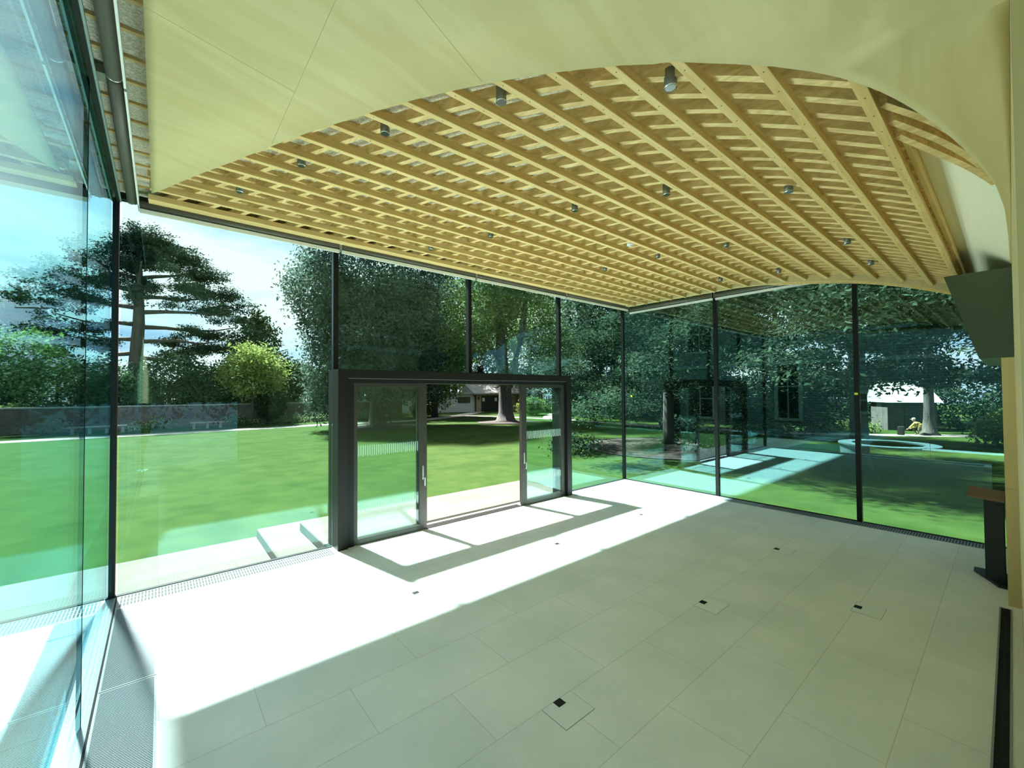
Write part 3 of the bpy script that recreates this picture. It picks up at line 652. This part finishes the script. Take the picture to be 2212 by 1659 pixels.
# ================================================================== VEGETATION
def leaves(blobs, n, size, seed, flat=0, shell=.55, per=18, spread=.35, droop=0):
    """leaf cards clustered on twigs inside ellipsoid blobs [(cx,cy,cz,rx,ry,rz)]; returns verts, faces"""
    rs = np.random.RandomState(seed)
    vol = np.array([b[3]*b[4]*b[5] for b in blobs])**.67; vol /= vol.sum()
    nc = max(1, n//per)
    bi = rs.choice(len(blobs), nc, p=vol); B = np.array(blobs)[bi]
    dr = rs.normal(size=(nc, 3)); dr /= np.linalg.norm(dr, axis=1)[:, None]
    rad = (shell+(1-shell)*rs.rand(nc))[:, None]
    cen = B[:, :3]+dr*rad*B[:, 3:6]
    cen = np.repeat(cen, per, axis=0); N = len(cen)
    off = rs.normal(size=(N, 3))*spread*np.array([1, 1, 1-.75*flat])
    if droop: off[:, 2] -= droop*np.linalg.norm(off[:, :2], axis=1)
    pos = cen+off
    # leaf frames: normals biased upward and outward
    nn = rs.normal(size=(N, 3))*.75+np.repeat(dr, per, axis=0)*.5+np.array([0, 0, .55+flat]); nn /= np.linalg.norm(nn, axis=1)[:, None]
    a = rs.normal(size=(N, 3)); a -= (a*nn).sum(1)[:, None]*nn; a /= np.linalg.norm(a, axis=1)[:, None]; b = np.cross(nn, a)
    s = size*(.6+.8*rs.rand(N))[:, None]
    v = np.empty((N, 4, 3)); v[:, 0] = pos-a*s; v[:, 1] = pos+b*s*.45; v[:, 2] = pos+a*s; v[:, 3] = pos-b*s*.45-nn*s*.15
    return v.reshape(-1, 3), N
def leafobj(name, V, N, m, parent):
    me = bpy.data.meshes.new(name); me.vertices.add(4*N); me.vertices.foreach_set('co', V.astype(np.float32).ravel())
    me.loops.add(4*N); me.loops.foreach_set('vertex_index', np.arange(4*N, dtype=np.int32))
    me.polygons.add(N); me.polygons.foreach_set('loop_start', np.arange(0, 4*N, 4, dtype=np.int32)); me.polygons.foreach_set('loop_total', np.full(N, 4, dtype=np.int32))
    me.update(calc_edges=True); me.materials.append(m)
    o = bpy.data.objects.new(name, me); C.objects.link(o); o.parent = parent; return o
def tree(name, loc, lab, blobs, n, size, m, trunk=None, bark='bark', seed=1, cat='tree', group=None, flat=0, per=18, spread=.35, limbs=(), shell=.55, droop=0, rz=0):
    o = empty(name, (loc[0], loc[1], GZ), rz); tag(o, lab, cat, group)
    V, N = leaves(blobs, n, size, seed, flat, shell, per, spread, droop); leafobj('foliage', V, N, M[m], o)
    if trunk: MB().tube(trunk[0], trunk[1], 12).build('trunk', M[bark], o, True)
    for p, r in limbs: MB().tube(p, r, 7).build('branch', M[bark], o, True)
    return o
rs = np.random.RandomState(3)
# --- big pine beyond the wall
pl = (-1.6, 49.6)
bl_ = []; lm = []
def plim(ang, z0, L, rise, r=.22):
    ca, sa = math.cos(ang), math.sin(ang)
    P = [(0, 0, z0)]
    for t in (.25, .5, .75, 1): P.append((ca*L*t, sa*L*t, z0+rise*(t**1.3)+.35*math.sin(t*7+ang*3)*t))
    lm.append((P, [r, r*.75, r*.55, r*.35, .04])); return P
for z0, ang, L, rise in ((6.0, .1, 7.2, -1.2), (6.4, 3.0, 6.8, -1.0), (7.4, -.3, 6.0, .3), (7.6, 2.7, 6.5, .2), (8.7, .25, 8.0, .6), (8.9, 3.3, 7.0, .8), (10.0, -.1, 7.6, .9), (10.4, 2.95, 6.4, 1.2),
                         (11.4, .3, 6.4, 1.0), (11.8, 3.4, 5.6, 1.3), (13.0, 0, 4.4, 1.6), (13.0, 2.9, 3.8, 1.6), (9.5, 1.6, 5, .8), (10.5, 4.6, 5, 1.2), (12, 4.8, 4, 1.4), (12.5, 1.4, 4, 1.4)):
    P = plim(ang, z0, L, rise)
    for t, rr in ((1, 1.35), (2, 1.3), (3, 1.5), (4, 1.3)):
        if t == 1 and z0 < 11: continue
        p = P[t]; q = rs.normal(size=3)*.5
        dz = .55
        bl_.append((p[0]+q[0], p[1]+q[1], p[2]+dz, rr*(1.25 if z0 > 8 else .9), rr, .55))
bl_ = []
for x, z, rx, rz in ((.2, 16.6, 2.4, .9), (2, 16.3, 2, .8), (-1.5, 16.1, 1.8, .8), (3.8, 15.2, 2, .9), (1, 15.1, 2.6, .8), (-2.8, 14.9, 1.8, .8), (5, 13.9, 1.9, .8), (2.8, 13.8, 1.5, .5), (-.9, 13.9, 2, .8), (-4.6, 13.4, 1.8, .7), (6.5, 12.5, 1.8, .8), (4.2, 12.4, 2, .6),
        (.6, 12.4, 1.8, .9), (-2.4, 12.5, 1.8, .7), (-6, 12.0, 1.6, .7), (7.5, 11.3, 1.4, .8), (5.6, 10.8, 1.8, .6), (2.8, 11.3, 1.4, .4), (-4, 11.3, 2, .7), (-6.4, 10.4, 1.5, .6), (7.3, 9.8, 1.3, .5), (-4.6, 9.1, 1.8, .6), (4, 8.7, 1.6, .4), (6, 8.5, 1.8, .5),
        (2.6, 7.7, 1.4, .5), (5, 7.2, 2.2, .6), (7.4, 7.4, 1.2, .6), (-3, 7.7, 1.6, .6), (-6, 8.0, 1.5, .6), (3, 6.4, 2, .5), (-5, 6.4, 1.8, .6), (0, 15.6, 2.2, 1.0), (-.2, 11.4, 1.1, .6)):
    bl_.append((x, rs.uniform(-1.8, 1.8), z, rx, rx, rz)); bl_.append((x*.8, rs.uniform(-3.5, 3.5), z-.2, rx*.8, rx*.8, rz*.8))
tree('scots_pine', pl, 'tall dark spreading pine with layered branches beyond the garden wall', bl_, 90000, .10, 'l_pine', ([(0, 0, 0), (-.1, 0, 5), (.1, 0, 9), (.1, 0, 13), (0, 0, 15.5)], [.62, .5, .42, .28, .1]), 'barkp', 5, flat=.72, per=34, spread=.27, limbs=lm, shell=.2)
# --- dark pointed yew behind the maple, other trees beyond the wall
tree('pointed_yew', (7.3, 48.7), 'dark conical yew rising behind the pale leaved tree', [(0, 0, 4, 3.4, 3.2, 3.4), (0, 0, 7.4, 2.3, 2.2, 2.6), (.1, 0, 9.6, 1.2, 1.2, 1.7), (2.6, 0, 3.6, 2.2, 2.2, 3.2)], 14000, .17, 'l_yewo', ([(0, 0, 0), (0, 0, 9)], [.35, .08]), seed=6)
tree('pale_maple', (6.3, 43.0), 'pale yellow green leaved small tree in front of the garden wall', [(0, 0, 5.6, 1.9, 1.8, 1.5), (.9, 0, 4.6, 2.0, 1.8, 1.3), (-1.1, 0, 4.4, 1.7, 1.6, 1.3), (.2, 0, 3.4, 1.9, 1.7, .9)], 9000, .14, 'l_maple', ([(0, 0, 0), (0, 0, 2.2), (.1, 0, 5)], [.16, .13, .05]), seed=7,
     limbs=[([(0, 0, 2), (.8, 0, 3.4), (1.5, 0, 4.6)], [.09, .06, .02]), ([(0, 0, 2.2), (-.8, 0, 3.4), (-1.4, 0, 4.6)], [.09, .06, .02])])
for i, (x, y, top_, r_, m_, lab) in enumerate(((-6.5, 50.5, 6.5, 3.6, 'l_mid', 'dense green shrubbery left of the pine trunk'), (-2.6, 47.6, 5.0, 2.2, 'l_mid', 'green shrub directly below the pine'), (.6, 47.2, 6.4, 2.7, 'l_mid', 'tall mid green shrub right of the pine trunk'),
        (3.4, 47.0, 5.4, 2.3, 'l_mid', 'green shrub between the pine and the pale leaved tree'), (-11.5, 52, 8.5, 4.0, 'l_yew', 'dark rounded tree far left beyond the wall'), (-17, 50, 7, 4.5, 'l_mid', 'broad green tree at the far left of the garden'), (-25, 54, 11, 6, 'l_yew', 'large dark tree outermost on the left'),
        (11.6, 54.0, 6.6, 3.6, 'l_yewo', 'olive green tree between the conical yew and the chestnut'), (15.5, 52, 5.8, 3.2, 'l_mid', 'green tree behind the greenhouse'))):
    tree('background_shrub', (x, y), lab, [(0, 0, top_*.5, r_, r_, top_*.5), (r_*.5, 0, top_*.62, r_*.6, r_*.6, top_*.34), (-r_*.5, .3, top_*.45, r_*.6, r_*.6, top_*.4)], 11000, .13, m_, ([(0, 0, 0), (0, 0, top_*.6)], [.2, .06]), seed=20+i, cat='shrub')
tree('clipped_bush', (7.6, 42.6), 'round dark clipped bush standing above the garden wall', [(0, 0, 1.7, 1.15, 1.1, 1.35)], 4500, .09, 'l_dark', ([(0, 0, 0), (0, 0, 1.4)], [.12, .06]), seed=33, cat='bush', shell=.8, spread=.12)
hb_ = MB(); 
tree('low_hedge', (0, 46.0), 'low light hedge along the top of the garden wall', [(x, 0, 1.85, 1.2, .5, .28) for x in range(-18, 14, 2)], 7000, .07, 'l_light', seed=35, cat='hedge', spread=.12)
fb_ = tree('flower_bed', (0, 43.2), 'bed of pale flowering plants at the foot of the garden wall', [(x, 0, .35+.25*math.sin(x*1.7), .9, .6, .45) for x in (-1, 0, 5.2, 6.3, 8.2, 9.3, 10.4, 11.5, 12.6, 13.8, 15, 16.5, 18)], 9000, .09, 'flower', seed=36, cat='flower bed', spread=.16); fb_['kind'] = 'stuff'
# --- horse chestnut
bl_ = [(0, 0, 8, 5.6, 5.6, 4), (0, 0, 13, 6.2, 6.2, 5), (-1, 0, 18, 4.6, 4.6, 3.4), (3.4, -1.5, 6, 3.0, 3.0, 2.4), (-3.6, -.8, 4.8, 2.2, 2.6, 2.6), (-4.2, -1.0, 2.5, 1.4, 1.8, 1.5), (3.6, .8, 10, 3.4, 3.2, 3), (-4.6, -1, 10, 2.4, 2.6, 2.6), (0, -2.4, 3.6, 3.4, 2.4, 1.3), (2.5, -2, 3.4, 2.2, 2.0, 1.2), (.2, -1.0, 1.5, .7, .7, .9)]
tree('chestnut_tree', (13.4, 32.8), 'huge dark leafy chestnut with a short thick trunk, seen behind the left door leaf', bl_, 85000, .135, 'l_chest', ([(0, 0, -.05), (0, 0, .25), (0, 0, 1.2), (.1, 0, 5), (0, 0, 12)], [1.15, .75, .58, .5, .2]), seed=8, per=20, spread=.42, shell=.62, droop=.15,
     limbs=[([(0, 0, 2.4), (-2, -.6, 3.8), (-4, -1, 3.4)], [.25, .16, .05]), ([(0, 0, 3), (2, -1, 4.4), (4, -2, 5)], [.25, .16, .05])])
# --- bare trunked beech in line with the open door
bl_ = [(-2.5, 0, 10, 3.8, 3.6, 2.6), (2.5, 1, 10.5, 4.4, 4.2, 3.2), (0, 0, 14.5, 6.5, 6, 4.5), (-4.8, -1, 7.2, 2.4, 2.4, 1.7), (4.8, -1.5, 6.6, 3.0, 2.6, 2.0), (-2.6, -3, 4.3, 2.3, 1.5, .75), (2.2, -2.5, 4.6, 2.3, 1.6, .8), (-6, 0, 5.0, 1.6, 1.6, 1.7), (0, 0, 19, 5, 5, 3)]
tree('beech_tree', (23.9, 29.4), 'tall tree with a thick bare forked trunk beyond the open door', bl_, 45000, .14, 'l_light', ([(0, 0, -.02), (0, 0, .25), (0, 0, .9), (-.05, 0, 3.2), (-.45, 0, 6), (-.7, 0, 11)], [1.35, .88, .66, .56, .5, .28]), seed=9, per=20, spread=.4, droop=.2,
     limbs=[([(.1, 0, 3.2), (.9, 0, 4.6), (2.0, 0, 8), (2.6, 0, 12)], [.5, .46, .36, .2]), ([(-.2, 0, 5), (-2.4, -.5, 7), (-4.6, -1, 7.4)], [.25, .16, .06])])
# --- background trees behind
for i, (x, y, h_, r_, m_, lab) in enumerate(((23.5, 41.5, 13, 3.6, 'l_light', 'light green leafy tree between the chestnut and the beech'), (17.5, 45, 15, 5, 'l_chest', 'dark tree right behind the chestnut'), (28.1, 56, 20, 7, 'l_light', 'tall light green tree behind the garage'), (36, 57, 21, 8, 'l_chest', 'tall dark tree behind the garage roof'),
        (43, 47, 20, 8, 'l_light', 'tall light tree right of the garage'), (46, 36, 19, 8, 'l_chest', 'tall dark tree far right of the beech'), (21, 57, 17, 6, 'l_mid', 'mid green tree far behind the chestnut'), (37, 27, 17, 6, 'l_yew', 'dark evergreen seen right of the door frame in the distance'))):
    tree('background_tree', (x, y), lab, [(0, 0, h_*.38, r_*.85, r_*.85, h_*.3), (0, 0, h_*.66, r_, r_, h_*.28), (r_*.45, -r_*.3, h_*.5, r_*.6, r_*.6, h_*.2), (-r_*.5, -.3*r_, h_*.82, r_*.55, r_*.55, h_*.16)], 18000, .20, m_, ([(0, 0, 0), (0, 0, h_*.7)], [.4, .1]), seed=50+i, per=20, spread=.5)
for i, (x, y, r_, lab) in enumerate(((33.6, 36.2, 1.4, 'bright green bush behind the right door leaf'), (35.6, 39.8, 1.1, 'low yellow green bush beside the beech trunk'), (35.5, 33, 1.5, 'bright green bush furthest right in the row behind the right door leaf'), (22.5, 43, 1.1, 'low flowering bush in front of the pale outbuilding'))):
    tree('garden_bush', (x, y), lab, [(0, 0, r_*.75, r_, r_, r_*.8)], 5000, .10, 'l_maple' if i == 1 else 'l_light', seed=70+i, cat='bush', spread=.16)
# --- yews and conifers beyond the right glass wall
def yew(name, x, y, h_, r_, lab, seed, n=22000, low=1.1, m_='l_yew', size=.10):
    rr = np.random.RandomState(seed); bl = []
    for k in range(95):
        t = rr.rand(); z = low+(h_-low)*t; R0 = r_*(1-.75*t**1.4)*(.35+.7*rr.rand()); a = rr.rand()*2*PI
        bl.append((R0*math.cos(a), R0*math.sin(a), max(low, z-.12*R0), 1.35, 1.35, .36))
    return tree(name, (x, y), lab, bl, n, size, m_, ([(0, 0, 0), (0, 0, .5), (0, 0, 3), (0, 0, h_*.8)], [.42, .27, .22, .06]), seed=seed, flat=.7, per=24, spread=.34, shell=.15, droop=.35)
yew('drooping_yew', 19.0, 10.8, 13, 6.6, 'drooping dark yew whose branches hang beside the far corner of the glass', 101, 110000, .65, size=.075)
yew('drooping_yew', 17.8, 3.3, 13, 6.4, 'nearest dark yew spreading over the shaded lawn behind the yellow stickered mullion', 102, 100000, 3.2, size=.075)
yew('drooping_yew', 28.0, 9.0, 14, 5.4, 'dark yew behind the nearest one, its skirts almost touching the lawn', 103, 70000, 1.5, size=.09)
yew('drooping_yew', 22.5, -4.5, 12, 4.6, 'dark conifer at the far right behind the lectern', 104, 40000, 3.2, size=.09)
yew('drooping_yew', 28.5, 16.5, 15, 6.5, 'tall dark yew behind the drooping one at the far corner', 105, 60000, 1.0, size=.11)
yew('drooping_yew', 46, 9, 16, 8, 'dark evergreen behind the garden shed', 106, 26000, .8, size=.17)
yew('drooping_yew', 47, -3, 16, 8, 'dark evergreen closing the view behind the sunlit shrub', 107, 26000, .8, size=.17)
yew('drooping_yew', 42, 20, 17, 8, 'dark evergreen in the distance behind the corner yews', 108, 26000, .6, size=.17)
yew('drooping_yew', 33, -12, 15, 7, 'dark evergreen right of the bright path', 109, 20000, 1.0, size=.15)
tree('shrub_border', (41, 8), 'dark shrub border under the trees in front of the boundary hedge', [(.8*math.sin(2*y), y, 1.0, 1.6, 2.0, 1.2) for y in range(-24, 40, 3)], 26000, .12, 'l_dark', seed=114, cat='shrubs', spread=.25)
tree('boundary_hedge', (10, -34), 'unseen tall dark hedge added behind the building to dull the glass reflection', [(x, 0, 3.2, 2.6, 1.6, 3.4) for x in range(-30, 60, 4)], 16000, .22, 'l_dark', seed=115, cat='hedge', spread=.35)  # out of view, added to block bright lawn and sky mirrored in the front glass
tree('boundary_hedge', (56, 8), 'tall dark boundary hedge closing the garden on the right', [(.6*math.sin(y), y, 2.6, 1.6, 2.6, 2.7) for y in range(-36, 44, 4)], 30000, .17, 'l_dark', seed=113, cat='hedge', spread=.3)
tree('sunlit_shrub', (30.5, -.9), 'sunlit light green shrub beyond the lectern', [(0, 0, 1.1, 1.9, 1.7, 1.0), (-.5, 1.2, .8, 1.2, 1.1, .8), (0, -1.8, 1.3, 1.5, 1.4, 1.1)], 8000, .1, 'l_light', seed=110, cat='shrub', spread=.2)
tree('low_ground_plants', (34.2, 6.6), 'low leafy plants left of the crouching person', [(0, 0, .3, 1.3, 1.3, .35), (-1, 1.6, .3, 1.2, 1.2, .3)], 2500, .1, 'l_light', seed=111, cat='plants', spread=.15)
# tree behind the person
tree('leaning_trunk_tree', (34.9, 3.2), 'tree with a flared grey trunk right behind the crouching person', [(0, 0, 8, 3.2, 3.2, 2.6), (1, 1, 5.6, 2, 2, 1)], 9000, .12, 'l_yew', ([(0, 0, -.02), (0, 0, .2), (0, 0, 1), (.1, 0, 4), (.1, 0, 8)], [.55, .36, .25, .2, .1]), seed=112)

# ================================================================== PERSON
pe = empty('person', (34.15, 3.55, GZ+.016), math.radians(-24)); tag(pe, 'person in a yellow jacket and white cap crouching by a tree trunk outside', 'person')
def skin(name, pts, edges, rad, m, parent, sub=1):
    me = bpy.data.meshes.new(name); me.from_pydata(pts, edges, []); me.materials.append(m)
    o = bpy.data.objects.new(name, me); C.objects.link(o); o.parent = parent
    o.modifiers.new('skin', 'SKIN'); sv = me.skin_vertices[0].data
    for i, r_ in enumerate(rad): sv[i].radius = (r_, r_)
    sv[0].use_root = True
    if sub: s_ = o.modifiers.new('sub', 'SUBSURF'); s_.levels = sub; s_.render_levels = sub
    for p in me.polygons: p.use_smooth = True
    return o
# crouching, facing local +Y (left in the photo); pelvis low, knees forward
pts = [(0, -.05, .34), (0, .02, .50), (0, .10, .64), (0, .16, .72), (0, .22, .78), (0, .25, .84),
       (.09, -.02, .32), (.14, .28, .46), (.12, .12, .08), (.12, .26, .04),
       (-.09, -.02, .32), (-.14, .26, .40), (-.12, .06, .08), (-.12, .20, .04),
       (.16, .13, .70), (.24, .26, .52), (.16, .46, .40), (-.16, .13, .70), (-.24, .26, .50), (-.14, .46, .36)]
ed = [(0, 1), (1, 2), (2, 3), (3, 4), (4, 5), (0, 6), (6, 7), (7, 8), (8, 9), (0, 10), (10, 11), (11, 12), (12, 13), (3, 14), (14, 15), (15, 16), (3, 17), (17, 18), (18, 19)]
rd = [.14, .13, .14, .10, .05, .05, .09, .065, .045, .035, .09, .065, .045, .035, .06, .045, .03, .06, .045, .03]
skin('body', pts, ed, rd, M['trousers'], pe)
skin('jacket', [(0, -.02, .42), (0, .02, .52), (0, .10, .64), (0, .15, .72), (.17, .13, .70), (.25, .26, .52), (.17, .43, .42), (-.17, .13, .70), (-.25, .26, .50), (-.15, .43, .38)],
     [(0, 1), (1, 2), (2, 3), (3, 4), (4, 5), (5, 6), (3, 7), (7, 8), (8, 9)], [.155, .15, .16, .115, .07, .055, .042, .07, .055, .042], M['jacket'], pe)
hd = MB().lathe([(.03, -.11), (.06, -.09), (.078, -.03), (.082, .02), (.07, .07), (.03, .10)], 16, (0, .27, .90)); hd.add([(-.012, .345, .88), (.012, .345, .88), (0, .375, .885), (0, .35, .915)], [(0, 1, 2), (0, 2, 3), (1, 3, 2)])
ho = hd.build('head', M['skin'], pe, True)
for s_ in (-1, 1):
    MB().lathe([(.004, -.004), (.009, 0), (.004, .004)], 8, (s_*.03, .345, .905)).build('eye', M['cloth'], ho, True); MB().lathe([(.008, -.03), (.012, 0), (.008, .03)], 8, (s_*.082, .27, .895)).build('ear', M['skin'], ho, True)
MB().box(-.02, .02, .335, .348, .855, .862).build('mouth', M['cloth'], ho)
MB().lathe([(.088, .92), (.088, .97), (.06, 1.01), (.02, 1.02)], 16, (0, .265, 0)).add([(-.07, .33, .925), (.07, .33, .925), (.05, .43, .915), (-.05, .43, .915), (-.07, .33, .935), (.07, .33, .935), (.05, .43, .925), (-.05, .43, .925)], [(3, 2, 1, 0), (4, 5, 6, 7), (0, 1, 5, 4), (1, 2, 6, 5), (2, 3, 7, 6), (3, 0, 4, 7)]).build('cap', M['cap'], pe)
for s_, wx, wz in ((1, .16, .39), (-1, -.14, .35)):
    P = [(wx, .46, wz), (wx, .50, wz-.02)]; E_ = [(0, 1)]; R2 = [.03, .032]
    for q in range(4):
        b = len(P); fx = wx-.03+.02*q
        P += [(fx, .53, wz-.025), (fx, .555+.006*(q in (1, 2)), wz-.045), (fx, .56, wz-.07)]; E_ += [(1, b), (b, b+1), (b+1, b+2)]; R2 += [.009, .008, .007]
    b = len(P); P += [(wx-s_*.045, .49, wz-.03), (wx-s_*.05, .52, wz-.05)]; E_ += [(1, b), (b, b+1)]; R2 += [.010, .008]
    skin('hand', P, E_, R2, M['skin'], pe, 1)
MB().tube([(-.12, .02, .72), (0, .0, .60), (.13, .06, .46)], .018, 6).build('shoulder_strap', M['cloth'], pe, True)
bgk = tag(MB().prism([(0, 0), (.5, 0), (.52, .2), (.40, .3), (.08, .28), (-.02, .15)], 'Y', -.15, .15).build('tool_bag', M['cloth'], bevel=.03, loc=(33.6, 4.3, GZ+.002)), 'black tool bag on the ground in front of the crouching person', 'bag')
